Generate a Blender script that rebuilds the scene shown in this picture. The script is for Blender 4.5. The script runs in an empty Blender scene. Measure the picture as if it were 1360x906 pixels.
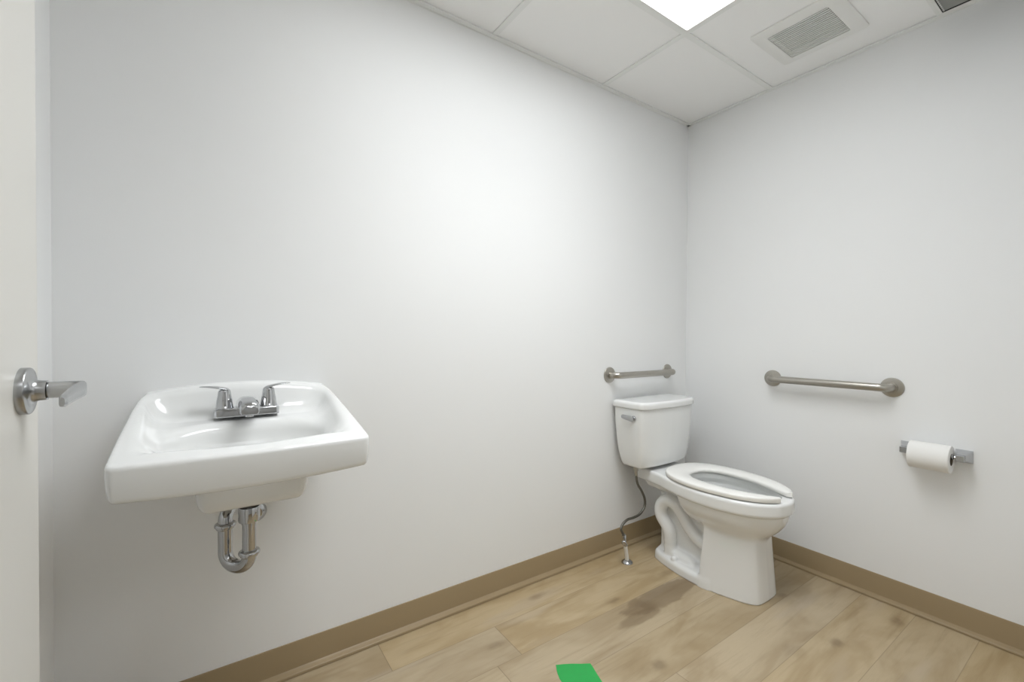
import bpy, bmesh, math, random
import numpy as np
from mathutils import Vector, Matrix
PI = math.pi
D = bpy.data
COL = bpy.context.scene.collection
sc = bpy.context.scene

# ------------------------------------------------------------------ room numbers
H = 2.243                       # ceiling height
XL, YF = -2.55, -1.50           # left wall, front wall (the camera stands in its doorway)

# ------------------------------------------------------------------ materials
def lin(c):
    c = c / 255
    return c / 12.92 if c <= .04045 else ((c + .055) / 1.055) ** 2.4
def rgb(r, g, b): return (lin(r), lin(g), lin(b), 1)

def mat(name, col, rough=.5, metal=0, noise=0, nscale=30, bump=0, bscale=200, coat=0, ior=1.5, aniso=0, stretch=None):
    m = D.materials.new(name); m.use_nodes = True
    nt = m.node_tree; b = nt.nodes['Principled BSDF']
    b.inputs['Base Color'].default_value = col
    b.inputs['Roughness'].default_value = rough
    b.inputs['Metallic'].default_value = metal
    b.inputs['IOR'].default_value = ior
    b.inputs['Coat Weight'].default_value = coat
    b.inputs['Coat Roughness'].default_value = .03
    tc = nt.nodes.new('ShaderNodeTexCoord'); mp = nt.nodes.new('ShaderNodeMapping')
    if stretch: mp.inputs['Scale'].default_value = stretch
    nt.links.new(tc.outputs['Object'], mp.inputs['Vector'])
    n = nt.nodes.new('ShaderNodeTexNoise'); n.inputs['Scale'].default_value = nscale
    n.inputs['Detail'].default_value = 4
    nt.links.new(mp.outputs[0], n.inputs['Vector'])
    if noise:
        mr = nt.nodes.new('ShaderNodeMapRange'); mr.inputs['To Min'].default_value = 1 - noise; mr.inputs['To Max'].default_value = 1 + noise
        nt.links.new(n.outputs['Fac'], mr.inputs['Value'])
        hs = nt.nodes.new('ShaderNodeHueSaturation'); hs.inputs['Color'].default_value = col
        nt.links.new(mr.outputs[0], hs.inputs['Value']); nt.links.new(hs.outputs[0], b.inputs['Base Color'])
    # a little roughness variation, all procedural
    mr2 = nt.nodes.new('ShaderNodeMapRange'); mr2.inputs['To Min'].default_value = rough * .9; mr2.inputs['To Max'].default_value = min(1, rough * 1.1 + .005)
    nt.links.new(n.outputs['Fac'], mr2.inputs['Value']); nt.links.new(mr2.outputs[0], b.inputs['Roughness'])
    if bump:
        n2 = nt.nodes.new('ShaderNodeTexNoise'); n2.inputs['Scale'].default_value = bscale
        nt.links.new(mp.outputs[0], n2.inputs['Vector'])
        bp = nt.nodes.new('ShaderNodeBump'); bp.inputs['Strength'].default_value = bump; bp.inputs['Distance'].default_value = .001
        nt.links.new(n2.outputs['Fac'], bp.inputs['Height']); nt.links.new(bp.outputs[0], b.inputs['Normal'])
    return m

M = {
 'paint':   mat('wall_paint', rgb(242, 243, 243), .55, noise=.006, nscale=2, bump=.10, bscale=260),
 'tile':    mat('ceiling_tile', rgb(249, 249, 248), .85, noise=.006, nscale=3, bump=.15, bscale=300),
 'grid':    mat('ceiling_grid_paint', rgb(240, 241, 239), .5),
 'door':    mat('door_paint', rgb(226, 225, 220), .4, noise=.004, nscale=3),
 'base':    mat('vinyl_base', rgb(157, 138, 107), .3, noise=.03, nscale=9),
 'china':   mat('white_china', rgb(237, 238, 237), .09, coat=.3),
 'seat':    mat('seat_plastic', rgb(242, 241, 237), .2),
 'chrome':  mat('chrome', rgb(188, 189, 191), .06, 1),
 'satin':   mat('satin_stainless', rgb(176, 172, 164), .32, 1, noise=.05, nscale=60, stretch=(1, 1, 1)),
 'nickel':  mat('satin_chrome_lever', rgb(182, 183, 184), .26, 1),
 'braid':   mat('braided_hose_steel', rgb(120, 118, 112), .35, 1, noise=.35, nscale=500, bump=.8, bscale=900),
 'paper':   mat('tissue_paper', rgb(240, 239, 236), .9, bump=.3, bscale=400),
 'card':    mat('cardboard', rgb(120, 108, 92), .9),
 'sleeve':  mat('white_plastic', rgb(228, 227, 222), .35),
 'tape':    mat('green_tape', rgb(36, 164, 76), .5, noise=.08, nscale=60),
 'dark':    mat('duct_dark', rgb(38, 39, 38), .7),
 'louver':  mat('grille_grey', rgb(165, 167, 164), .5),
 'whitep':  mat('white_metal_paint', rgb(238, 238, 235), .45),
 'slot':    mat('fan_inside_grey', rgb(62, 61, 58), .7),
 'water':   mat('water', rgb(190, 195, 188), .03),
 'rubber':  mat('black_rubber', rgb(40, 38, 36), .6),
 'hall':    mat('hall_paint', rgb(232, 232, 230), .7, noise=.01),
}
def emis(name, col, s):
    m = D.materials.new(name); m.use_nodes = True; nt = m.node_tree
    nt.nodes.remove(nt.nodes['Principled BSDF'])
    e = nt.nodes.new('ShaderNodeEmission'); e.inputs['Color'].default_value = col; e.inputs['Strength'].default_value = s
    nt.links.new(e.outputs[0], nt.nodes['Material Output'].inputs[0]); return m

def floor_material():
    m = D.materials.new('oak_plank_floor'); m.use_nodes = True; nt = m.node_tree; N = nt.nodes; L = nt.links
    b = N['Principled BSDF']
    def math_(op, a, c=None, d=None):
        n = N.new('ShaderNodeMath'); n.operation = op
        for i, v in enumerate((a, c, d)):
            if v is None: continue
            if isinstance(v, (int, float)): n.inputs[i].default_value = v
            else: L.new(v, n.inputs[i])
        return n.outputs[0]
    g = N.new('ShaderNodeNewGeometry'); s = N.new('ShaderNodeSeparateXYZ'); L.new(g.outputs['Position'], s.inputs[0])
    x, y = s.outputs[0], s.outputs[1]
    W, LEN = .168, 1.5
    ry = math_('DIVIDE', math_('MULTIPLY', y, -1), W)          # plank rows counted from the back wall
    row = math_('FLOOR', ry); fy = math_('FRACT', ry)
    # joint of row 0 at x=-1.764, of row 1 at x=-1.385, then +.5 or so
    first = math_('LESS_THAN', row, 1.5); fifth = math_('COMPARE', row, 4, .1)
    off = math_('ADD', math_('MULTIPLY', first, math_('ADD', 1.764, math_('MULTIPLY', row, -.379))), math_('MULTIPLY', math_('SUBTRACT', 1, first), math_('SUBTRACT', 1.48, math_('MULTIPLY', fifth, .45))))
    px = math_('DIVIDE', math_('ADD', x, off), LEN)
    cell = math_('FLOOR', px); fx = math_('FRACT', px)
    cmb = N.new('ShaderNodeCombineXYZ'); L.new(row, cmb.inputs[0]); L.new(cell, cmb.inputs[1])
    wn = N.new('ShaderNodeTexWhiteNoise'); wn.noise_dimensions = '3D'; L.new(cmb.outputs[0], wn.inputs['Vector'])
    sw = N.new('ShaderNodeSeparateColor'); L.new(wn.outputs['Color'], sw.inputs[0])
    # grain coordinates, shifted per plank
    def coord(sx, sy, amp):
        c = N.new('ShaderNodeCombineXYZ')
        L.new(math_('ADD', math_('MULTIPLY', x, sx), math_('MULTIPLY', sw.outputs[0], amp)), c.inputs[0])
        L.new(math_('ADD', math_('MULTIPLY', y, sy), math_('MULTIPLY', sw.outputs[1], amp)), c.inputs[1])
        return c.outputs[0]
    def noise(vec, scale, detail, dist=0, rough=.55):
        n = N.new('ShaderNodeTexNoise'); n.inputs['Scale'].default_value = scale; n.inputs['Detail'].default_value = detail
        n.inputs['Distortion'].default_value = dist; n.inputs['Roughness'].default_value = rough
        L.new(vec, n.inputs['Vector']); return n.outputs['Fac']
    def rampf(v, a, c, lo=0, hi=1):
        r = N.new('ShaderNodeMapRange'); r.interpolation_type = 'SMOOTHSTEP'
        r.inputs['From Min'].default_value = a; r.inputs['From Max'].default_value = c
        r.inputs['To Min'].default_value = lo; r.inputs['To Max'].default_value = hi
        L.new(v, r.inputs['Value']); return r.outputs[0]
    def mix(f, a, c):
        n = N.new('ShaderNodeMix'); n.data_type = 'RGBA'
        if isinstance(f, float): n.inputs[0].default_value = f
        else: L.new(f, n.inputs[0])
        for k, v in ((6, a), (7, c)):
            if isinstance(v, tuple): n.inputs[k].default_value = v
            else: L.new(v, n.inputs[k])
        return n.outputs[2]
    broad = noise(coord(1.0, 3.2, 37), 3.0, 3, .6)
    streak = noise(coord(1.0, 15, 53), 3.2, 4, .3)
    fine = noise(coord(5, 150, 91), 4, 3)
    light, mid, dark = rgb(182, 164, 133), rgb(163, 143, 110), rgb(122, 101, 71)
    c = mix(rampf(broad, .35, .68), light, mid)
    c = mix(math_('MULTIPLY', rampf(streak, .5, .82), .30), c, dark)
    c = mix(math_('MULTIPLY', rampf(fine, .5, .75), .14), c, dark)
    c = mix(math_('MULTIPLY', rampf(noise(coord(.8, 4, 11), 2.2, 2), .56, .72), .35), c, rgb(176, 163, 146))
    # heartwood patch and knots at the places the boards have them
    wob = noise(coord(3, 9, 5), 4, 3)
    wob2 = noise(coord(5, 5, 25), 4, 3)
    def blob(cx, cy, rx, ry_, strength, soft=.6, w=.7):
        dx = math_('DIVIDE', math_('SUBTRACT', x, cx), rx); dy = math_('DIVIDE', math_('SUBTRACT', y, cy), ry_)
        d = math_('SQRT', math_('ADD', math_('MULTIPLY', dx, dx), math_('MULTIPLY', dy, dy)))
        d = math_('ADD', d, math_('MULTIPLY', math_('SUBTRACT', wob2 if rx < .06 else wob, .5), w * 2))
        return math_('MULTIPLY', rampf(d, 1, 1 - soft), strength)
    inrow2 = math_('COMPARE', row, 2, .1)
    for q in ((-.72, -.385, .24, .062, .60, .22, .32), (-.90, -.428, .13, .034, .5, .35, .3), (-.84, -.372, .05, .022, .4, .8, .4)):
        c = mix(math_('MULTIPLY', blob(*q), inrow2), c, rgb(112, 91, 62))
    c = mix(blob(-.12, -.47, .22, .05, .4, .5, .5), c, rgb(112, 91, 62))
    c = mix(blob(-.30, -.10, .25, .06, .35, .8, .5), c, rgb(112, 91, 62))
    for (kx, ky, a_, e, st) in ((-1.14,-.105,.05,.016,.45), (-.90,-.30,.045,.017,.5), (-.55,-.29,.06,.02,.3), (-1.05,-.62,.03,.022,.5), (-.30,-.66,.03,.016,.5), (-.45,-.90,.035,.02,.6),
                              (-.12,-.98,.04,.022,.6), (-.82,-.40,.04,.025,.5), (-1.43,-.25,.04,.016,.4), (-.62,-.83,.05,.03,.25), (-1.15,-.66,.05,.012,.3), (-.62,-1.1,.05,.02,.3)):
        c = mix(blob(kx, ky, a_ * 1.25, e * 1.25, st * .8, .95, .75), c, rgb(92, 73, 48))
        c = mix(blob(kx, ky, a_ * 2.6, e * 1.9, st * .35, .95, .6), c, dark)
    # plank tone
    hs = N.new('ShaderNodeHueSaturation'); L.new(c, hs.inputs['Color'])
    L.new(rampf(sw.outputs[2], 0, 1, .95, 1.05), hs.inputs['Value'])
    L.new(rampf(sw.outputs[0], 0, 1, .9, 1.1), hs.inputs['Saturation'])
    c = hs.outputs[0]
    # seams: dark hairlines where boards meet
    ey = math_('MULTIPLY', math_('MINIMUM', fy, math_('SUBTRACT', 1, fy)), W)
    ex = math_('MULTIPLY', math_('MINIMUM', fx, math_('SUBTRACT', 1, fx)), LEN)
    seam_y = rampf(ey, .0016, .0003, 0, .38); seam_x = rampf(ex, .0016, .0004, 0, .55)
    seam = math_('MAXIMUM', seam_y, seam_x)
    c = mix(seam, c, rgb(84, 68, 48))
    L.new(c, b.inputs['Base Color'])
    b.inputs['Roughness'].default_value = .38
    L.new(rampf(streak, .3, .8, .36, .48), b.inputs['Roughness'])
    bp = N.new('ShaderNodeBump'); bp.inputs['Strength'].default_value = .25; bp.inputs['Distance'].default_value = .0006
    L.new(math_('SUBTRACT', fine, math_('MULTIPLY', seam, 2)), bp.inputs['Height']); L.new(bp.outputs[0], b.inputs['Normal'])
    return m
M['floor'] = floor_material()

# ------------------------------------------------------------------ mesh helpers
def link(name, me, m=None, parent=None, smooth=False, auto=None):
    o = D.objects.new(name, me); COL.objects.link(o)
    if m: me.materials.append(m)
    if parent: o.parent = parent
    if smooth or auto:
        for p in me.polygons: p.use_smooth = True
    if auto:
        bm = bmesh.new(); bm.from_mesh(me)
        for e in bm.edges:
            if len(e.link_faces) == 2 and e.calc_face_angle(0) > math.radians(auto): e.smooth = False
        bm.to_mesh(me); bm.free()
    return o
def obj(name, bm, m, parent=None, smooth=False, auto=None):
    bmesh.ops.recalc_face_normals(bm, faces=bm.faces)
    me = D.meshes.new(name); bm.to_mesh(me); bm.free()
    return link(name, me, m, parent, smooth, auto)
def box(bm, x0, x1, y0, y1, z0, z1, bev=0):
    r = bmesh.ops.create_cube(bm, size=1)
    for v in r['verts']:
        v.co = Vector((x0 + (v.co.x + .5) * (x1 - x0), y0 + (v.co.y + .5) * (y1 - y0), z0 + (v.co.z + .5) * (z1 - z0)))
    if bev:
        es = list({e for v in r['verts'] for e in v.link_edges})
        bmesh.ops.bevel(bm, geom=es, offset=bev, segments=3, affect='EDGES', profile=.5)
def loft(bm, rings, cap=True, closed=False):
    vs = [[bm.verts.new(p) for p in r] for r in rings]
    n = len(vs[0]); K = len(vs)
    for i in range(K - 1 + (1 if closed else 0)):
        a, b = vs[i], vs[(i + 1) % K]
        for j in range(n):
            bm.faces.new((a[j], a[(j + 1) % n], b[(j + 1) % n], b[j]))
    if cap and not closed:
        bm.faces.new(vs[0][::-1]); bm.faces.new(vs[-1])
    return vs
def frame_of(t):
    t = t.normalized(); up = Vector((0, 0, 1)) if abs(t.z) < .9 else Vector((0, 1, 0))
    a = t.cross(up).normalized(); return a, t.cross(a).normalized()
def sweep(bm, pts, r, n=20, cap=True):
    """tube along points with parallel transported rings; r a number or one per point"""
    pts = [Vector(p) for p in pts]; rs = r if isinstance(r, (list, tuple)) else [r] * len(pts)
    rings = []; a = None
    for i, p in enumerate(pts):
        t = (pts[min(i + 1, len(pts) - 1)] - pts[max(i - 1, 0)]).normalized()
        if a is None: a, b = frame_of(t)
        else:
            a = (a - t * a.dot(t)).normalized()
        b = t.cross(a)
        rings.append([p + (a * math.cos(2 * PI * k / n) + b * math.sin(2 * PI * k / n)) * rs[i] for k in range(n)])
    loft(bm, rings, cap)
def lathe(bm, prof, origin, axis, n=40, closed=False):
    """prof: (radius, distance along axis) pairs"""
    o = Vector(origin); t = Vector(axis).normalized(); a, b = frame_of(t)
    rings = [[o + t * h + (a * math.cos(2 * PI * k / n) + b * math.sin(2 * PI * k / n)) * max(r, 1e-5) for k in range(n)] for r, h in prof]
    loft(bm, rings, not closed, closed)
def smooth_path(P, n=8):
    """Catmull-Rom through the points"""
    P = [Vector(p) for p in P]; Q = [P[0] * 2 - P[1]] + P + [P[-1] * 2 - P[-2]]; out = []
    for i in range(1, len(Q) - 2):
        for k in range(n):
            t = k / n
            out.append(.5 * ((2 * Q[i]) + (Q[i + 1] - Q[i - 1]) * t + (2 * Q[i - 1] - 5 * Q[i] + 4 * Q[i + 1] - Q[i + 2]) * t * t + (3 * Q[i] - Q[i - 1] - 3 * Q[i + 1] + Q[i + 2]) * t ** 3))
    out.append(P[-1]); return out
def fillet(P, r, n=8):
    """polyline with rounded corners"""
    P = [Vector(p) for p in P]; out = [P[0]]
    for i in range(1, len(P) - 1):
        a = (P[i - 1] - P[i]).normalized(); b = (P[i + 1] - P[i]).normalized()
        ang = a.angle(b); d = r / math.tan(ang / 2)
        c = P[i] + (a + b).normalized() * (r / math.sin(ang / 2))
        s = P[i] + a * d - c; e = P[i] + b * d - c; th = s.angle(e)
        for k in range(n + 1):
            u = k / n
            out.append(c + (s * math.sin((1 - u) * th) + e * math.sin(u * th)) / math.sin(th))
    out.append(P[-1]); return out
def thing(name, label, cat, loc, group=None):
    o = D.objects.new(name, None); COL.objects.link(o); o.location = loc; o.empty_display_size = .05
    o['label'] = label; o['category'] = cat
    if group: o['group'] = group
    return o
def tag(o, label, cat, group=None):
    o['label'] = label; o['category'] = cat
    if group: o['group'] = group
    return o
def struct(name, bm, m, parent=None, **k):
    o = obj(name, bm, m, parent, **k)
    if not parent: o['kind'] = 'structure'
    return o
def world(t, x, y, z): return (x - t.location.x, y - t.location.y, z - t.location.z)

# ---- solids from distance functions (for the cast china): numpy surface nets
def smin(a, b, k):
    h = np.clip(.5 + .5 * (b - a) / k, 0, 1); return b * (1 - h) + a * h - k * h * (1 - h)
def smax(a, b, k): return -smin(-a, -b, k)
def poly2(pts, X, Y):
    """signed distance to a closed polygon"""
    d = np.full(X.shape, 1e9); ins = np.zeros(X.shape, bool); n = len(pts)
    for i in range(n):
        ax, ay = pts[i]; bx, by = pts[(i + 1) % n]
        ex, ey = bx - ax, by - ay; wx, wy = X - ax, Y - ay
        t = np.clip((wx * ex + wy * ey) / (ex * ex + ey * ey), 0, 1)
        d = np.minimum(d, (wx - ex * t) ** 2 + (wy - ey * t) ** 2)
        c = (ay > Y) != (by > Y)
        if by != ay: ins ^= c & (X < (bx - ax) * (Y - ay) / (by - ay) + ax)
    return np.where(ins, -1, 1) * np.sqrt(d)
def capsule(X, Y, Z, a, b, ra, rb=None):
    rb = ra if rb is None else rb
    e = [b[i] - a[i] for i in range(3)]; l = sum(q * q for q in e)
    t = np.clip(((X - a[0]) * e[0] + (Y - a[1]) * e[1] + (Z - a[2]) * e[2]) / l, 0, 1)
    return np.sqrt((X - a[0] - e[0] * t) ** 2 + (Y - a[1] - e[1] * t) ** 2 + (Z - a[2] - e[2] * t) ** 2) - (ra + (rb - ra) * t)
def solid(name, f, lo, hi, h, m, parent, proj=3):
    ax = [np.arange(lo[i], hi[i] + h, h) for i in range(3)]
    X, Y, Z = np.meshgrid(*ax, indexing='ij')
    S = f(X, Y, Z); nx, ny, nz = S.shape
    neg = S < 0
    cell = np.zeros((nx - 1, ny - 1, nz - 1), int)
    for i in (0, 1):
        for j in (0, 1):
            for k in (0, 1): cell += neg[i:nx - 1 + i, j:ny - 1 + j, k:nz - 1 + k]
    act = (cell > 0) & (cell < 8)
    idx = -np.ones(act.shape, int); I = np.argwhere(act); idx[act] = np.arange(len(I))
    acc = np.zeros((len(I), 3)); cnt = np.zeros(len(I))
    cs = [(i, j, k) for i in (0, 1) for j in (0, 1) for k in (0, 1)]
    for a in cs:
        for b in cs:
            if sum(abs(a[q] - b[q]) for q in range(3)) == 1 and a < b:
                va = S[I[:, 0] + a[0], I[:, 1] + a[1], I[:, 2] + a[2]]; vb = S[I[:, 0] + b[0], I[:, 1] + b[1], I[:, 2] + b[2]]
                c = (va < 0) != (vb < 0); t = np.where(c, va / np.where(va == vb, 1, va - vb), 0)
                for q in range(3): acc[:, q] += np.where(c, a[q] + (b[q] - a[q]) * t, 0)
                cnt += c
    V = (I + acc / cnt[:, None]) * h + np.array(lo)
    e = 4e-4
    for _ in range(proj):
        x, y, z = V.T; s = f(x, y, z)
        g = np.stack([f(x + e, y, z) - f(x - e, y, z), f(x, y + e, z) - f(x, y - e, z), f(x, y, z + e) - f(x, y, z - e)], 1) / (2 * e)
        q = (g * g).sum(1); st = np.clip(s / np.maximum(q, .2), -h * .5, h * .5)
        V -= g * st[:, None]
    F = []
    for axn in range(3):
        sl = [slice(None)] * 3; sl[axn] = slice(0, -1); s2 = [slice(None)] * 3; s2[axn] = slice(1, None)
        A = neg[tuple(sl)]; B = neg[tuple(s2)]
        P = np.argwhere(A != B); o1, o2 = [(1, 2), (2, 0), (0, 1)][axn]
        ok = (P[:, o1] > 0) & (P[:, o2] > 0) & (P[:, o1] < act.shape[o1]) & (P[:, o2] < act.shape[o2]); P = P[ok]
        def g(d1, d2):
            Q = P.copy(); Q[:, o1] -= d1; Q[:, o2] -= d2; return idx[Q[:, 0], Q[:, 1], Q[:, 2]]
        q = np.stack([g(1, 1), g(0, 1), g(0, 0), g(1, 0)], 1)
        flip = ~A[P[:, 0], P[:, 1], P[:, 2]]; q[flip] = q[flip][:, ::-1]
        F.append(q)
    F = np.concatenate(F)
    me = D.meshes.new(name); me.from_pydata(V.tolist(), [], F.tolist()); me.update()
    return link(name, me, m, parent, smooth=True)

# ------------------------------------------------------------------ shell
T = .12
HY = -2.9                                   # the hall behind the doorway
bm = bmesh.new(); box(bm, XL - T, T, HY - T, T, -.1, 0); struct('floor', bm, M['floor'])
bm = bmesh.new(); box(bm, XL - T, T, 0, T, 0, H + .1); struct('wall_back', bm, M['paint'])
bm = bmesh.new(); box(bm, 0, T, HY, 0, 0, H + .1); struct('wall_right', bm, M['paint'])
bm = bmesh.new(); box(bm, XL - T, XL, HY, 0, 0, H + .1); struct('wall_left', bm, M['paint'])
DX0, DX1, DH = -2.47, -1.53, 2.06
bm = bmesh.new()
box(bm, XL, DX0, YF - T, YF, 0, H); box(bm, DX1, 0, YF - T, YF, 0, H); box(bm, DX0, DX1, YF - T, YF, DH, H)
struct('wall_front', bm, M['paint'])
bm = bmesh.new(); box(bm, XL - T, T, HY - T, HY, 0, H + .1); struct('wall_hall', bm, M['hall'])
# ceiling tiles as one slab with the tile joints carried by the metal grid
GX = [-.692 - .61 * i for i in range(4)]; GY = [-.452, -1.05]
LX0, LX1, LY0, LY1 = -1.912, -.692, -1.05, -.452         # the lighting module
bm = bmesh.new()
def slab(x0, x1, y0, y1, z0=H + .004): box(bm, x0, x1, y0, y1, z0, H + .05)
VX0, VX1, VY0, VY1 = -.415, -.205, -.835, -.625          # fan opening
RX0, RX1, RY0, RY1 = -.62, -.030, -1.46, -1.056          # return grille opening
slab(XL, 0, GY[0], 0)
slab(XL, LX0, GY[1], GY[0])
slab(LX1, VX0, GY[1], GY[0]); slab(VX1, 0, GY[1], GY[0]); slab(VX0, VX1, VY1, GY[0]); slab(VX0, VX1, GY[1], VY0)
slab(XL, RX0, YF, GY[1]); slab(RX1, 0, YF, GY[1]); slab(RX0, RX1, YF, RY0)
slab(XL, 0, HY, YF - T)
struct('ceiling', bm, M['tile'])
# grid tees and wall angle
bm = bmesh.new()
w = .012
for gx in GX[:3]:
    if gx < LX1 - .1 and gx > LX0 + .1: box(bm, gx - w, gx + w, LY1, 0, H - .0005, H + .004); box(bm, gx - w, gx + w, YF, LY0, H - .0005, H + .004)
    else: box(bm, gx - w, gx + w, YF, 0, H - .0005, H + .004)
for gy in GY: box(bm, XL, 0, gy - w, gy + w, H - .001, H + .0035)
struct('trim_1', bm, M['grid'])
bm = bmesh.new()
a = .02
box(bm, XL, 0, -a, 0, H - .003, H + .003); box(bm, -a, 0, YF, 0, H - .003, H + .003); box(bm, XL, XL + a, YF, 0, H - .003, H + .003)
box(bm, XL, 0, YF, YF + a, H - .003, H + .003)
box(bm, XL, 0, -.0015, 0, H - .007, H - .002); box(bm, -.0015, 0, YF, 0, H - .007, H - .002)
struct('trim_2', bm, M['grid'])

# vinyl cove base: profile swept along each wall
PR = [(0, .097), (.0035, .097), (.0045, .094), (.0045, .018), (.0052, .0150), (.0070, .0138), (.0225, .0108), (.0240, .0098), (.0248, .0080), (.0248, .0014), (.0235, .0008), (.0, .0008)]
def cove(name, p0, p1, nrm):
    bm = bmesh.new(); rings = []
    for p in (p0, p1):
        rings.append([Vector((p[0] + nrm[0] * d, p[1] + nrm[1] * d, z)) for d, z in PR])
    # mitre at inner corners
    return bm, rings
def cove_run(name, p0, p1, nrm, m0, m1):
    t = Vector((p1[0] - p0[0], p1[1] - p0[1], 0)).normalized()
    bm = bmesh.new(); rings = []
    for p, mi in ((p0, m0), (p1, -m1)):
        rings.append([Vector((p[0] + nrm[0] * d, p[1] + nrm[1] * d, z)) + t * (d * mi) for d, z in PR])
    loft(bm, rings); struct(name, bm, M['base'], auto=40)
cove_run('baseboard_back', (XL, 0), (0, 0), (0, -1), 1, 1)
cove_run('baseboard_right', (0, 0), (0, YF), (-1, 0), 1, 1)
cove_run('baseboard_left', (XL, YF), (XL, 0), (1, 0), 1, 1)

# door frame in the doorway
bm = bmesh.new()
for x0, x1 in ((DX0 - .03, DX0 + .02), (DX1 - .02, DX1 + .03)): box(bm, x0, x1, YF - T - .012, YF + .012, 0, DH + .02, .002)
box(bm, DX0 + .02, DX1 - .02, YF - T - .012, YF + .012, DH - .02, DH + .03, .002)
struct('trim_3', bm, M['door'])
# open door leaf, lying back along the left wall
DPX, DE = -2.450, -.556
bm = bmesh.new(); box(bm, DPX - .044, DPX, YF + .02, DE, .008, DH - .025, .0015)
door = struct('door_1', bm, M['door'])
bm = bmesh.new()
RZ, RY = .975, -.627
lathe(bm, [(.0, -.001), (.0325, -.001), (.0325, .0075), (.0318, .0088), (.0305, .0096), (.0230, .0104), (.0180, .0118), (.0152, .0145), (.0140, .0180), (.0136, .0255), (.0, .0255)], (DPX, RY, RZ), (1, 0, 0), 56)
rose = obj('door_handle', bm, M['nickel'], door, auto=50)
bm = bmesh.new()
lathe(bm, [(0, .0262), (.0112, .0262), (.0116, .0268), (.0116, .050), (.0114, .060), (.0095, .0635), (0, .064)], (DPX, RY, RZ), (1, 0, 0), 40)
# the blade: from the elbow back along the door, returning a little towards it
rings = []
for k in range(15):
    u = k / 14
    y = RY + .0105 - .120 * u
    x = DPX + .0600 - .0015 * math.sin(u * PI) + .001 * u
    hz = .0118 - .0045 * u; th = .0058 - .0020 * u
    if k == 0: hz *= .8; th *= .7
    if k == 14: hz *= .75; th *= .7
    z = RZ - .006 * u
    rings.append([Vector((x + th * (abs(math.cos(q)) ** .6) * (1 if math.cos(q) >= 0 else -1), y, z + hz * (abs(math.sin(q)) ** .6) * (1 if math.sin(q) >= 0 else -1))) for q in [2 * PI * i / 28 for i in range(28)]])
loft(bm, rings)
obj('lever', bm, M['nickel'], rose, auto=50)
bm = bmesh.new(); lathe(bm, [(0, .0250), (.0108, .0250), (.0108, .0266), (0, .0266)], (DPX, RY, RZ), (1, 0, 0), 32); obj('shadow_gap_ring', bm, M['rubber'], rose)
for hz in (.22, 1.02, 1.82):
    bm = bmesh.new(); sweep(bm, [(DPX + .004, YF + .017, hz - .05), (DPX + .004, YF + .017, hz + .05)], .006, 12); obj('hinge', bm, M['nickel'], door, smooth=True)

# ------------------------------------------------------------------ ceiling fittings
t = thing('ceiling_light', 'bright white flush light panel set in the tiled ceiling', 'light', ((LX0 + LX1) / 2, (LY0 + LY1) / 2, H))
fw = .024
bm = bmesh.new(); X0, X1, Y0, Y1 = [world(t, v, 0, 0)[0] for v in (LX0 + w, LX1 - w)] + [world(t, 0, v, 0)[1] for v in (LY0 + w, LY1 - w)]
fw2 = .006
for q in ((X0, X0 + fw2, Y0, Y1), (X1 - fw2, X1, Y0, Y1), (X0 + fw2, X1 - fw2, Y0, Y0 + fw2), (X0 + fw2, X1 - fw2, Y1 - fw2, Y1)): box(bm, *q, -.004, .02)
box(bm, X0, X1, Y0, Y1, .02, .03)
obj('frame', bm, M['whitep'], t)
bm = bmesh.new(); box(bm, X0 + fw2, X1 - fw2, Y0 + fw2, Y1 - fw2, .002, .01)
obj('diffuser', bm, emis('light_panel_glow', (.965, .985, 1, 1), 5.9), t)

t = thing('exhaust_fan_vent', 'small white louvred exhaust fan grille with raised frame in ceiling tile', 'vent', ((VX0 + VX1) / 2, (VY0 + VY1) / 2, H))
cx, cy = t.location.x, t.location.y
hx = (VX1 - VX0) / 2; hy = (VY1 - VY0) / 2
bm = bmesh.new()
# cover: sloped collar from the outer flange down to the louvre opening
def sq(hx_, hy_, z, r=.006, n=4):
    pts = []
    for sx, sy, a0 in ((1, 1, 0), (-1, 1, PI / 2), (-1, -1, PI), (1, -1, 1.5 * PI)):
        for k in range(n + 1):
            q = a0 + k / n * PI / 2; pts.append(Vector((sx * (hx_ - r) + r * math.cos(q), sy * (hy_ - r) + r * math.sin(q), z)))
    return pts
loft(bm, [sq(hx + .046, hy + .046, .004, .012), sq(hx + .046, hy + .046, -.0015, .012), sq(hx + .040, hy + .040, -.004, .010), sq(hx + .006, hy + .006, -.010), sq(hx - .001, hy - .001, -.009), sq(hx - .002, hy - .002, .018)], cap=False)
obj('cover', bm, M['whitep'], t, auto=30)
bm = bmesh.new(); box(bm, -hx, hx, -hy, hy, .016, .020); obj('fan_housing', bm, M['slot'], t)
NS = 17
for k in range(NS):
    x = -hx + .004 + (2 * hx - .008) * (k + .5) / NS
    bm = bmesh.new(); box(bm, x - .0031, x + .0031, -hy + .003, hy - .003, -.0085, -.0055, .0006)
    obj('louver', bm, M['whitep'], t)

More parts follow.
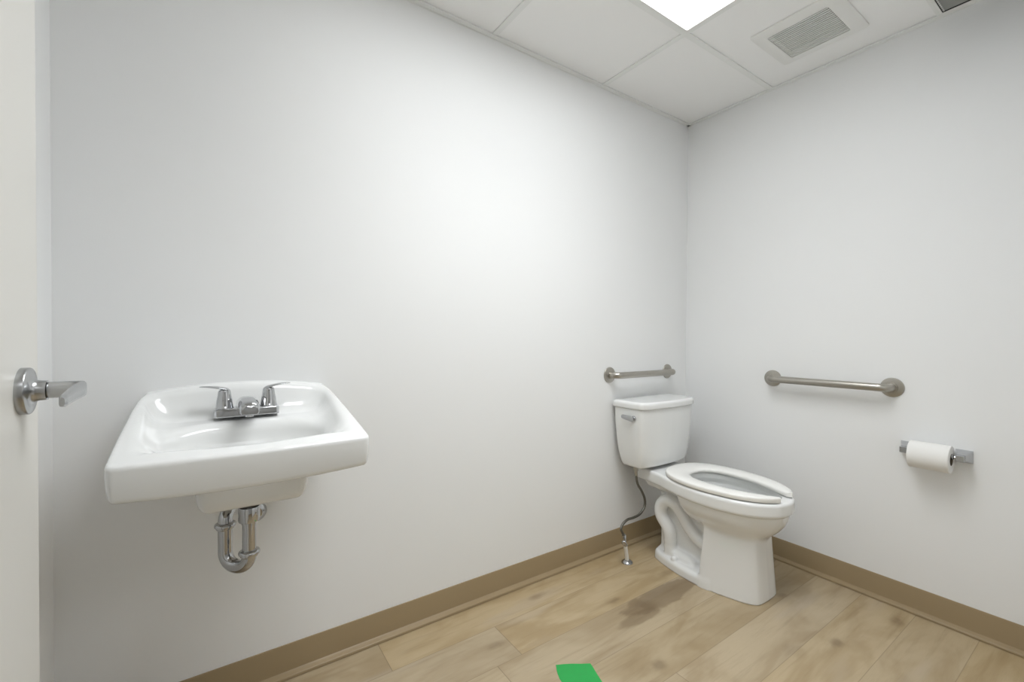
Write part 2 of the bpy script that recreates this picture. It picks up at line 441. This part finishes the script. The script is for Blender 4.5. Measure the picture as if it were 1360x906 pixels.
t = thing('return_air_grille', 'dark grey louvred return air grille with white rim beside right wall', 'vent', ((RX0 + RX1) / 2, (RY0 + RY1) / 2, H))
hx = (RX1 - RX0) / 2; hy = (RY1 - RY0) / 2
bm = bmesh.new()
for q in ((-hx - .022, -hx, -hy - .022, hy + .010), (hx, hx + .022, -hy - .022, hy + .010), (-hx, hx, -hy - .022, -hy), (-hx, hx, hy, hy + .010)): box(bm, *q, -.005, .004, .001)
obj('frame', bm, M['whitep'], t)
bm = bmesh.new()
box(bm, -hx, hx, -hy, hy, .045, .048)
for q in ((-hx, -hx + .002, -hy, hy), (hx - .002, hx, -hy, hy), (-hx, hx, -hy, -hy + .002), (-hx, hx, hy - .002, hy)): box(bm, *q, -.003, .045)
obj('duct_collar', bm, M['dark'], t)
NR = 44
for k in range(NR):
    x = -hx + .004 + (2 * hx - .008) * (k + .5) / NR
    bm = bmesh.new(); lf = [Vector((x - .0055, 0, .010)), Vector((x - .0045, 0, .011)), Vector((x + .0050, 0, -.001)), Vector((x + .0040, 0, -.002))]
    loft(bm, [[v + Vector((0, y, 0)) for v in lf] for y in (-hy, hy)]); obj('louver', bm, M['louver'], t)

# ------------------------------------------------------------------ washbasin
SX = -2.155
t = thing('wash_basin', 'white china wall-hung wash basin with straight front apron on left wall', 'sink', (SX, 0, .74))
SW, SD = .236, .440
RC = .013                                    # corner radius in plan
def outline():
    # y is the distance from the wall; the polygon is inset by RC and rounded back out
    L = [(-.205, -.03), (-.2095, .008), (-.2165, .034), (-.2205, .062), (-.2235, .12), (-.2275, .28), (-.2285, .415)]
    front = [(-.2275 + .455 * k / 16, .4235 + .0065 * (1 - ((k - 8) / 8) ** 2)) for k in range(17)]
    R_ = [(-a, b) for a, b in L[::-1]]
    return L + front + R_
OL = outline()
Z0 = .74
def basin(X, Y, Z):
    if X.ndim == 3:
        d2 = (poly2(OL, X[:, :, 0], -Y[:, :, 0]) - RC)[:, :, None] * np.ones((1, 1, X.shape[2]))
    else: d2 = poly2(OL, X, -Y) - RC
    s = -Y
    u = np.clip((SD - s) / SD, 0, 1.05)
    ztop = .810 + .085 * u ** 1.0 + .024 * (1 - (X / .24) ** 2) * np.clip(u * 1.1 - .1, 0, 1) ** 2 - Z0
    # apron, bottom edge swelling to the middle
    zb = .7385 - .008 * (1 - (X / .24) ** 2) - Z0
    body = smax(d2 + .010 * np.clip((ztop - Z) / .07 - .25, 0, 1) ** 2, Z - ztop, .009)
    body = smax(body, zb - Z, .012)
    # deck sunk between the side rims and in front of the splash back
    rim = .021 + .006 * np.clip(1 - s / .1, 0, 1)
    deck = .8015 + .031 * np.clip((SD - s) / SD, 0, 1) - Z0
    cut = smax(smax((d2 + rim) * .8 + .40 * np.clip(.90 - (Z + Z0), 0, .1) - .012, deck - Z, .030), (.016 + .42 * np.clip(.925 - (Z + Z0), 0, 1)) - s, .035)
    cut = smax(cut, s - (SD - .052), .03)
    body = smax(body, -cut, .015)
    # D-shaped bowl
    bx, by, bz = .176, .117, .100
    q = np.sqrt((X / bx) ** 2 + ((s - .272) / by) ** 2) 
    wall = (np.sqrt(np.clip(np.abs(X / bx) ** 2.5 + np.abs((s - .264) / by) ** 2.5 + np.abs((Z + Z0 - .818) / bz) ** 2.5, 1e-9, None)) - 1) * .075
    # outer underside
    ub = (.118, .135)
    u2 = np.sqrt(np.clip(np.abs(X - .006) - (ub[0] - .03), 0, None) ** 2 + np.clip(np.abs(s - .235) - (.115 - .03), 0, None) ** 2) - .03
    under = smax(u2 + .10 * np.clip(.745 - (Z + Z0), 0, None), (.652 - Z0) - Z, .035)
    under = smax(under, Z - (.78 - Z0), .01)
    boss = capsule(X, Y, Z, (0, -.24, .665 - Z0), (0, -.24, .72 - Z0), .028)
    boss = smax(boss, (.640 - Z0) - Z, .006)
    shell = smax(wall - .011, Z - (.80 - Z0), .01)
    body = smin(body, smin(smin(under, shell, .006), boss, .015), .006)
    body = smax(body, -wall, .028)
    body = smax(body, -(np.sqrt(X ** 2 + (s - .24) ** 2) - .018), .004)
    return smax(body, Y - .006, .001)
solid('basin', basin, (-.26, -.47, -.118), (.26, .018, .205), .0036, M['china'], t)
bm = bmesh.new(); lathe(bm, [(0, -.008), (.016, -.008), (.0215, .0045), (.024, .006), (.025, .005), (.020, -.006), (.0, -.010)][::-1], world(t, SX, -.24, .712), (0, 0, 1)); obj('drain', bm, M['chrome'], t, auto=40)
for x in (-.085, .075):
    bm = bmesh.new(); box(bm, x - .018, x + .018, -.225, -.190, -.098, -.084, .003); box(bm, x - .008, x + .008, -.218, -.200, -.104, -.097, .002)
    obj('hanger_foot', bm, M['satin'], t)

# ------------------------------------------------------------------ faucet
FY = -.088; FX = -2.150
zz = np.linspace(.80, .88, 400) - Z0                   # height of the deck under the faucet
FZ = max(float(zz[np.argmax(basin(np.full(400, FX - SX + dx), np.full(400, FY + dy), zz) > 0)]) for dx in (-.07, 0, .07) for dy in (-.025, 0, .025)) + Z0 + .0012
t = thing('basin_faucet', 'chrome two-handle centreset faucet on back deck of wash basin', 'faucet', (FX, FY, FZ))
def rrect(hx_, hy_, r, z, cx=0, cy=0, n=5):
    pts = []
    for sx, sy, a0 in ((1, 1, 0), (-1, 1, PI / 2), (-1, -1, PI), (1, -1, 1.5 * PI)):
        for k in range(n + 1):
            q = a0 + k / n * PI / 2; pts.append(Vector((cx + sx * (hx_ - r) + r * math.cos(q), cy + sy * (hy_ - r) + r * math.sin(q), z)))
    return pts
bm = bmesh.new()
loft(bm, [rrect(.077, .026, .008, -.004), rrect(.077, .026, .008, .015), rrect(.0755, .0245, .011, .0175), rrect(.072, .021, .009, .0185)])
obj('base_plate', bm, M['chrome'], t, auto=35)
# spout: a tapering arm reaching out over the bowl
bm = bmesh.new(); rings = []
for k in range(17):
    u = k / 16; y = .020 - .128 * u
    ztop = .044 + .010 * math.sin(min(1, u * 1.6) * PI / 2) - .012 * u * u
    zlow = .002 if u < .25 else .002 + .006 * min(1, (u - .25) / .25)
    wv = .0290 - .004 * u
    if k == 0: ztop -= .008; wv *= .8
    if k == 16: ztop -= .004; zlow += .002; wv *= .85
    zc, hh = (ztop + zlow) / 2, (ztop - zlow) / 2
    rg = []
    for i in range(28):
        q = 2 * PI * i / 28; c_, s_ = math.cos(q), math.sin(q); e = .55
        top = 1 if s_ > 0 else 1
        wz = wv * (1 - .20 * (.5 + .5 * s_))
        rg.append(Vector((wz * math.copysign(abs(c_) ** e, c_), y, zc + hh * math.copysign(abs(s_) ** .7, s_))))
    rings.append(rg)
loft(bm, rings); obj('spout', bm, M['chrome'], t, auto=60)
bm = bmesh.new(); lathe(bm, [(0, 0), (.0095, 0), (.0105, .002), (.0105, .010), (0, .010)], (0, -.086, .0035), (0, 0, 1), 28); obj('aerator', bm, M['chrome'], t, auto=40)
for s in (-1, 1):
    bm = bmesh.new(); hxp = s * .0525
    lathe(bm, [(0, .018), (.0215, .018), (.0215, .0195), (.0205, .021), (.0182, .040), (.0162, .050), (.0144, .064), (.0127, .0675), (0, .069)], (hxp, 0, 0), (0, 0, 1), 36)
    hd = obj('handle', bm, M['chrome'], t, auto=40)
    bm = bmesh.new(); rings = []
    for k in range(13):
        u = k / 12; x = hxp + s * (-.011 + .066 * u); z = .0665 + .012 * u + .003 * math.sin(u * PI)
        ww = .0125 + .002 * math.sin(u * PI) - .004 * u; hh = .0030 * (1 - u) + .0016
        if k in (0, 12): ww *= .6; hh *= .6
        rings.append([Vector((x, ww * math.cos(2 * PI * i / 24), z + hh * math.sin(2 * PI * i / 24))) for i in range(24)])
    loft(bm, rings); obj('lever', bm, M['chrome'], hd, smooth=True)

# ------------------------------------------------------------------ trap under the basin
t = thing('p_trap', 'polished chrome p-trap drain pipe hanging under wash basin', 'pipe', (SX, -.24, .46))
TX, TY = SX, -.240; LX, LY = -2.204, -.185
def W3(x, y, z): return world(t, x, y, z)
R = .0160
bm = bmesh.new(); lathe(bm, [(0, 0), (.0165, 0), (.0165, .060), (0, .060)], W3(TX, TY, .585), (0, 0, 1), 32); lathe(bm, [(.0, 0), (.0225, 0), (.0235, .003), (.0235, .033), (.0225, .036), (0, .036)], W3(TX, TY, .592), (0, 0, 1), 32)
obj('drain_collar', bm, M['chrome'], t, auto=40)
bm = bmesh.new(); lathe(bm, [(0, 0), (.0245, 0), (.0255, .002), (.0255, .004), (.024, .006), (0, .006)], W3(TX, TY, .631), (0, 0, 1), 32); obj('gasket', bm, M['rubber'], t, auto=40)
bm = bmesh.new(); sweep(bm, [W3(TX, TY, .60), W3(TX, TY, .505)], R * .95, 28); obj('tailpiece', bm, M['chrome'], t, auto=60)
# J bend: up both legs with a half circle below
cxm, cym = (TX + LX) / 2, (TY + LY) / 2; half = math.hypot(TX - LX, TY - LY) / 2
ux, uy = (TX - cxm) / half, (TY - cym) / half
pts = [W3(LX, LY, .578), W3(LX, LY, .55), W3(LX, LY, .525)]; zc = .506
for k in range(17):
    a = PI + PI * k / 16
    pts.append(W3(cxm + ux * half * math.cos(a), cym + uy * half * math.cos(a), zc + half * math.sin(a) * .92))
pts.append(W3(TX, TY, .515))
bm = bmesh.new(); sweep(bm, pts, R, 32); obj('j_bend', bm, M['chrome'], t, auto=60)
EX, EZ = -2.125, .522
pts = fillet([W3(LX, LY, .565), W3(LX, LY, .612), W3(EX, 0, EZ + .022)], .024, 10)
bm = bmesh.new(); sweep(bm, pts, R, 32); obj('trap_arm', bm, M['chrome'], t, auto=60)
for (x, y, z) in ((LX, LY, .572), (TX, TY, .512)):
    bm = bmesh.new(); lathe(bm, [(.0, -.008), (.0190, -.008), (.0200, -.0065), (.0200, -.0035), (.0235, -.0015), (.0240, .002), (.0225, .0055), (.0190, .0075), (.0, .0075)], W3(x, y, z), (.0, 0, 1), 36)
    obj('slip_nut', bm, M['chrome'], t, auto=45)
bm = bmesh.new(); lathe(bm, [(0, 0), (.031, 0), (.031, .002), (.028, .008), (.022, .013), (.018, .017), (0, .017)], W3(EX, -.0005, EZ + .006), (0, -1, 0), 40); obj('wall_flange', bm, M['chrome'], t, auto=45)

# ------------------------------------------------------------------ toilet
CX = -.388
t = thing('toilet', 'white two-piece china toilet with open-front seat in the corner', 'toilet', (CX, 0, 0))
def egg(tab, n=5):
    """closed polygon from (s, half width) stations, s measured from the wall"""
    S = np.array([a for a, b in tab]); Wd = np.array([b for a, b in tab]); out = []
    # smooth by Catmull-Rom over stations
    P = [Vector((a, b, 0)) for a, b in tab]; Q = smooth_path(P, n)
    r = [(max(q.y, 0), q.x) for q in Q]
    return r + [(-x, s) for x, s in r[::-1] if x > 1e-4]
RIM = egg([(.045, .0), (.046, .085), (.06, .108), (.13, .116), (.20, .128), (.27, .150), (.35, .172), (.43, .183), (.51, .181), (.58, .166), (.64, .140), (.680, .107), (.706, .072), (.7185, .036), (.7215, .014), (.722, .0)])
INN = egg([(.300, .0), (.310, .050), (.345, .090), (.40, .116), (.47, .124), (.55, .116), (.62, .088), (.665, .050), (.682, .0)])
FOOT = egg([(.150, .0), (.151, .060), (.165, .090), (.20, .108), (.28, .130), (.36, .142), (.43, .144), (.50, .134), (.56, .118), (.61, .100), (.636, .080), (.645, .055), (.648, .0)])
PED = egg([(.415, .0), (.416, .11), (.43, .143), (.47, .139), (.52, .129), (.57, .115), (.61, .100), (.636, .080), (.645, .055), (.648, .0)])
CORE = egg([(.165, .0), (.166, .04), (.175, .050), (.22, .053), (.34, .053), (.50, .053), (.52, .04), (.525, .0)])
def d2(tab, X, Y, grow=None):
    if X.ndim == 3: return poly2(tab, X[:, :, 0], -Y[:, :, 0])[:, :, None] + np.zeros(X.shape)
    return poly2(tab, X, -Y)
AX = np.abs
def china(X, Y, Z):
    s = -Y
    r = d2(RIM, X, Y)
    rim = smax(r, AX(Z - .3885) - .0285, .014)
    # bowl belly below the rim band
    g = np.clip((.365 - Z) / .135, 0, 1.3)
    belly = smax(smax(r + .014 + .095 * g ** 2.2 , Z - .38, .01), .235 - Z, .03)
    belly = smax(belly, (.30 + .25 * np.clip(.36 - Z, 0, 1)) - s, .05)
    o = smin(rim, belly, .008)
    ped = smax(d2(PED, X, Y) + .02 * np.clip(Z / .25, 0, 1.3), Z - .27, .02)
    ped = smax(ped, -Z, .002)
    o = smin(o, ped, .028)
    foot = smax(smax(d2(FOOT, X, Y) + .02 * np.clip(Z / .25, 0, 1.3), Z - .042, .02), -Z, .002)
    foot = smax(foot, s - .47, .01)
    o = smin(o, foot, .012)
    core = smax(smax(d2(CORE, X, Y) - .02 * np.clip((Z - .28) / .1, 0, 1), Z - .38, .01), -Z, .002)
    core = smax(core, (.165 + .0 * Z) - s, .01)
    o = smin(o, core, .02)
    # rear column carrying the tank platform
    rearc = smax(np.maximum(AX(X) - .083, AX(s - .165) - .055), AX(Z - .355) - .03, .02)
    o = smin(o, rearc, .03)
    # moulded trapway on both flanks
    XA = AX(X)
    P = [tuple(q) for q in smooth_path(TRAP, 3)]
    tr = None
    for a, b in zip(P[:-1], P[1:]):
        c = capsule(XA, Y, Z, a, b, .0280, .0280); tr = c if tr is None else smin(tr, c, .006)
    o = smin(o, tr, .009)
    # bolt cap
    cap = np.sqrt(((XA - .108) / 1) ** 2 + (s - .285) ** 2 + (Z - .045) ** 2) - .014
    o = smin(o, cap, .003)
    shelf = smax(smax(XA - .098, AX(s - .30) - .075, .02), Z - .080 + .12 * np.clip(s - .25, 0, 1), .03)
    o = smin(o, shelf, .01)
    # hollow of the bowl
    i = d2(INN, X, Y)
    gi = np.clip((.39 - Z) / .16, 0, 1.4)
    hol = smax(i - .010 * np.clip((.395 - Z) / .02, 0, 1) + .085 * gi ** 2, .245 - Z, .03)
    o = smax(o, -hol, .007)
    return o
TRAP = [(.070, -.238, .05), (.074, -.238, .13), (.074, -.225, .165), (.074, -.194, .20), (.074, -.186, .235), (.074, -.200, .27), (.074, -.232, .289), (.072, -.270, .279), (.066, -.296, .245), (.060, -.325, .200), (.058, -.370, .160), (.056, -.43, .135)]
solid('bowl', china, (-.20, -.75, -.006), (.20, -.035, .424), .0042, M['china'], t)
bm = bmesh.new(); bmesh.ops.create_circle(bm, cap_ends=True, segments=40, radius=1)
for v in bm.verts: v.co = Vector((v.co.x * .075, -.47 + v.co.y * .105, .285))
obj('water', bm, M['water'], t)

# seat: open-front ring
def seat_pts(u):
    """u 0..1 from one front tip around the back to the other: outer and inner plan points"""
    pass
SO = [(.047, .708), (.068, .699), (.102, .674), (.134, .633), (.159, .580), (.175, .515), (.182, .448), (.180, .390), (.171, .338), (.155, .294), (.131, .257), (.100, .229), (.062, .213), (.028, .208), (0, .207)]
SI = [(.040, .690), (.046, .672), (.060, .640), (.080, .590), (.095, .540), (.103, .485), (.105, .435), (.101, .400), (.091, .368), (.076, .344), (.058, .328), (.038, .318), (.018, .3145), (0, .314)]
SI.insert(5, (.100, .512))
SO = smooth_path([Vector((a, b, 0)) for a, b in SO], 4); SI = smooth_path([Vector((a, b, 0)) for a, b in SI], 4)
SO = SO + [Vector((-p.x, p.y, 0)) for p in SO[-2::-1]]; SI = SI + [Vector((-p.x, p.y, 0)) for p in SI[-2::-1]]
bm = bmesh.new(); rings = []
zb_, zt_ = .4215, .4400
for k, (o_, i_) in enumerate(zip(SO, SI)):
    prof = []
    shrink = 1.0
    if k in (0, len(SO) - 1): shrink = .93
    for (a, z) in ((0.015, zb_), (.0, zb_ + .003), (-.004, zb_ + .009), (-.003, zt_ - .005), (.02, zt_ - .0015), (.08, zt_), (.5, zt_ + .0012), (.85, zt_ - .001), (.97, zt_ - .004), (1.0, zt_ - .009), (.99, zb_ + .003), (.96, zb_)):
        a = .5 + (a - .5) * shrink; zz = (zb_ + zt_) / 2 + (z - (zb_ + zt_) / 2) * shrink
        p = o_.lerp(i_, a); prof.append(Vector((p.x, -p.y, zz)))
    rings.append(prof)
loft(bm, rings); obj('seat', bm, M['seat'], t, auto=50)
for s in (-1, 1):
    bm = bmesh.new(); box(bm, s * .07 - .018, s * .07 + .016, -.245, -.218, .416, .432, .005); obj('hinge', bm, M['seat'], t, auto=40)
    bm = bmesh.new(); box(bm, s * .14 - .010, s * .14 + .010, -.49, -.45, .4165, .4235, .002); obj('bumper', bm, M['seat'], t)

# tank
TC = -.010
TK = egg([(.018, .0), (.0181, .195), (.023, .2035), (.032, .206), (.10, .206), (.150, .203), (.172, .195), (.184, .175), (.192, .14), (.199, .07), (.201, .0)])
def tank(X, Y, Z):
    u = np.clip((.70 - Z) / .27, 0, 1.05)
    d = d2(TK, X - TC, Y) + .024 * np.maximum(u, 0) ** 1.7 + .008 * u ** 8
    return smax(smax(d, Z - .715, .003), .430 - Z, .014)
solid('tank', tank, (-.24, -.225, .42), (.22, 0.0, .725), .0045, M['china'], t)
LK = egg([(.012, .0), (.0121, .200), (.017, .2105), (.028, .213), (.10, .213), (.152, .210), (.177, .202), (.191, .182), (.200, .145), (.207, .07), (.209, .0)])
def lid(X, Y, Z):
    d = d2(LK, X - TC, Y)
    o = smax(d, Z - .748, .016); return smax(o, .7155 - Z, .004)
solid('tank_lid', lid, (-.245, -.225, .71), (.225, 0.0, .755), .0035, M['china'], t)
# flush lever
fx, fy, fz = TC - .2055, -.138, .672
bm = bmesh.new(); lathe(bm, [(0, 0), (.0125, 0), (.0125, .004), (.010, .008), (0, .008)], (fx, fy, fz), (-1, 0, 0), 28)
lv = obj('flush_lever', bm, M['chrome'], t, auto=40)
bm = bmesh.new(); sweep(bm, [(fx - .006, fy, fz), (fx - .020, fy, fz)], .0075, 16)
rings = []
for k in range(11):
    u = k / 10; y = fy - .012 + .070 * u
    hh = (.0140 - .0045 * u) * (1 if 0 < k < 10 else .7); xx = fx - .021 + .003 * u
    rings.append([Vector((xx + .0045 * math.cos(q), y, fz + .004 * u + hh * math.copysign(abs(math.sin(q)) ** .7, math.sin(q)))) for q in [2 * PI * i / 20 for i in range(20)]])
loft(bm, rings); obj('lever_arm', bm, M['chrome'], lv, auto=50)
for s in (-1, 1):
    bm = bmesh.new(); lathe(bm, [(0, 0), (.012, 0), (.012, .013), (0, .013)], (s * .075, -.115, .417), (0, 0, 1), 20); obj('tank_bolt', bm, M['rubber'], t)

# ------------------------------------------------------------------ water supply
t = thing('water_supply_line', 'braided steel hose rising from floor valve to toilet tank', 'hose', (-.629, -.127, 0))
def W4(x, y, z): return world(t, x, y, z)
bm = bmesh.new(); lathe(bm, [(0, 0), (.027, 0), (.027, .0015), (.024, .006), (.016, .011), (.011, .013), (0, .013)], (0, 0, 0), (0, 0, 1), 36); obj('floor_flange', bm, M['chrome'], t, auto=45)
bm = bmesh.new(); sweep(bm, [W4(-.629, -.127, .008), W4(-.634, -.127, .04), W4(-.643, -.127, .085)], [.0095, .009, .0088], 20); obj('sleeve', bm, M['sleeve'], t, auto=60)
bm = bmesh.new()
sweep(bm, [W4(-.642, -.127, .082), W4(-.644, -.127, .090)], .0105, 6)
sweep(bm, [W4(-.645, -.127, .09), W4(-.652, -.127, .128)], .008, 18)
sweep(bm, [W4(-.649, -.127, .106), W4(-.668, -.142, .108)], .007, 14)
lathe(bm, [(0, 0), (.009, 0), (.0115, .004), (.0115, .011), (.008, .014), (0, .014)], W4(-.664, -.139, .108), (-.78, -.6, 0), 20)
sweep(bm, [W4(-.651, -.127, .122), W4(-.654, -.127, .136)], .0098, 6)
obj('stop_valve', bm, M['chrome'], t, auto=35)
bm = bmesh.new(); PT = smooth_path([W4(-.655, -.127, .136), W4(-.664, -.127, .150), W4(-.671, -.126, .167), W4(-.655, -.124, .186), W4(-.620, -.120, .196), W4(-.575, -.117, .194), W4(-.525, -.113, .199), W4(-.488, -.110, .225), W4(-.484, -.108, .262), W4(-.505, -.106, .305), W4(-.533, -.104, .345), W4(-.541, -.100, .395)], 8)
sweep(bm, PT, .0058, 16); obj('hose', bm, M['braid'], t, smooth=True)
bm = bmesh.new(); sweep(bm, [W4(-.540, -.101, .385), W4(-.541, -.100, .412)], .0082, 18); sweep(bm, [W4(-.541, -.100, .408), W4(-.541, -.100, .4285)], .0115, 8); obj('tank_nut', bm, M['satin'], t, auto=35)

# ------------------------------------------------------------------ grab bars
def grab(name, label, a, b, off, wallaxis, z):
    """a, b: flange centres along the wall; off: standoff"""
    def P(s, d, zz=0): return (s, -d, zz) if wallaxis == 'back' else (-d, s, zz)
    mid = (a + b) / 2
    t = thing(name, label, 'grab bar', P(mid, 0, z), 'stainless grab bars around the toilet')
    a -= mid; b -= mid
    pts = fillet([P(a, .003), P(a, off), P(b, off), P(b, .003)], .034, 10)
    bm = bmesh.new(); sweep(bm, pts, .0158, 32); obj('bar', bm, M['satin'], t, auto=60)
    ax = (0, -1, 0) if wallaxis == 'back' else (-1, 0, 0)
    for s in (a, b):
        bm = bmesh.new(); lathe(bm, [(0, .0002), (.0385, .0002), (.0385, .0030), (.0375, .0045), (.0345, .0055), (.0200, .0070), (.0190, .0100), (.0165, .0104), (0, .0104)], P(s, 0), ax, 48)
        obj('flange', bm, M['satin'], t, auto=18)
grab('grab_bar', 'satin stainless grab bar on wall above toilet tank', -.622, -.172, .052, 'back', .866)
grab('grab_bar', 'satin stainless grab bar on right wall beside toilet', -.471, -.921, .052, 'side', .858)

# ------------------------------------------------------------------ paper holder
t = thing('toilet_paper_holder', 'chrome toilet roll holder with two square posts on right wall', 'paper holder', (0, -1.045, .631))
for yc in (-.9735, -1.127):
    bm = bmesh.new(); rings = []
    for d, hw in ((.0, .0225), (.004, .0225), (.006, .0210), (.012, .0186), (.022, .0152), (.034, .0118), (.040, .0100), (.044, .0100), (.046, .0110), (.067, .0110), (.069, .0100)):
        rings.append([Vector((-d, yc + 1.045 + c[0] * hw, c[1] * hw)) for c in ((1, 1), (-1, 1), (-1, -1), (1, -1))])
    loft(bm, rings); obj('post', bm, M['chrome'], t)
bm = bmesh.new(); s0, s1 = -.9735 - .008 + 1.045, -1.127 + .008 + 1.045
sweep(bm, [(-.0565, s0, 0), (-.0565, s0 - .008, 0), (-.0565, s0 - .010, 0), (-.0565, s1 + .010, 0), (-.0565, s1 + .008, 0), (-.0565, s1, 0)], [.0062, .0062, .0095, .0095, .0062, .0062], 24)
obj('roller', bm, M['chrome'], t, auto=40)
RZc = .631 - .0102
t = thing('toilet_roll', 'full white toilet paper roll on chrome holder', 'toilet paper', (-.0565, -1.0475, RZc))
bm = bmesh.new(); hw = .0565; Rr = .0492; n = 64
lathe(bm, [(.0215, -hw), (Rr - .002, -hw), (Rr, -hw + .002), (Rr, hw - .002), (Rr - .002, hw), (.0215, hw)], (0, 0, 0), (0, 1, 0), n, closed=True)
obj('paper', bm, M['paper'], t, auto=40)
bm = bmesh.new(); lathe(bm, [(.0198, -hw), (.0215, -hw), (.0215, hw), (.0198, hw)], (0, 0, 0), (0, 1, 0), 40, closed=True); obj('cardboard_core', bm, M['card'], t, auto=40)

# ------------------------------------------------------------------ tape on the floor
bm = bmesh.new()
edge = [(-1.3245, -.4395), (-1.3235, -.4365), (-1.300, -.4475), (-1.276, -.4620), (-1.252, -.4780), (-1.2265, -.4935), (-1.230, -.507), (-1.240, -.535), (-1.2575, -.590), (-1.275, -.66), (-1.290, -.712), (-1.330, -.716), (-1.385, -.700), (-1.378, -.60), (-1.370, -.555), (-1.352, -.500), (-1.350, -.487), (-1.342, -.468), (-1.335, -.455)]
def wav(x, y): return .0012 + .0010 * (math.sin(x * 60 + 1) * math.cos(y * 45) + 1) * .5
top = [bm.verts.new((x, y, wav(x, y))) for x, y in edge]; bot = [bm.verts.new((x, y, .0002)) for x, y in edge]
bm.faces.new(top); bm.faces.new(bot[::-1])
for i in range(len(edge)):
    j = (i + 1) % len(edge); bm.faces.new((top[i], bot[i], bot[j], top[j]))
tag(obj('floor_tape', bm, M['tape']), 'torn strip of bright green tape stuck on the wooden floor', 'tape')

# ------------------------------------------------------------------ light
pl = D.lights.new('panel_lamp', 'AREA'); pl.shape = 'RECTANGLE'; pl.size = LX1 - LX0 - 2 * w - .02; pl.size_y = LY1 - LY0 - 2 * w - .02
pl.energy = 6.6; pl.spread = math.radians(110); pl.color = (.965, .985, 1)
po = D.objects.new('panel_lamp', pl); COL.objects.link(po); po.location = ((LX0 + LX1) / 2, (LY0 + LY1) / 2, H + .001)
hl = D.lights.new('hall_fill', 'AREA'); hl.shape = 'RECTANGLE'; hl.size = 1.1; hl.size_y = .55; hl.energy = 5; hl.color = (.96, .98, 1)  # added fill light, out of view, brightening the room through the doorway
ho = D.objects.new('hall_fill', hl); COL.objects.link(ho); ho.location = (-1.7, -2.2, H - .03)
wd = D.worlds.new('world'); sc.world = wd; wd.use_nodes = True
wd.node_tree.nodes['Background'].inputs[0].default_value = (.8, .82, .85, 1); wd.node_tree.nodes['Background'].inputs[1].default_value = .3

# ------------------------------------------------------------------ camera (solved from the room's vanishing lines)
f_px, yaw, pitch, roll = 586.83, .96953, -.01173, .00517
F = Vector((math.cos(yaw) * math.cos(pitch), math.sin(yaw) * math.cos(pitch), math.sin(pitch)))
R0 = Vector((math.sin(yaw), -math.cos(yaw), 0)); U0 = R0.cross(F)
Rv = R0 * math.cos(roll) + U0 * math.sin(roll); Uv = U0 * math.cos(roll) - R0 * math.sin(roll)
cam = D.cameras.new('camera'); cam.sensor_width = 36; cam.lens = f_px / 1360 * 36; cam.clip_start = .02
co = D.objects.new('camera', cam); COL.objects.link(co)
mw = Matrix((Rv, Uv, -F)).transposed().to_4x4(); mw.translation = Vector((-2.23674, -1.51097, 1.055)); co.matrix_world = mw
sc.camera = co
vs = sc.view_settings
vs.view_transform = 'Standard'; vs.look = 'None'; vs.gamma = 1; vs.use_curve_mapping = False; vs.exposure = 0
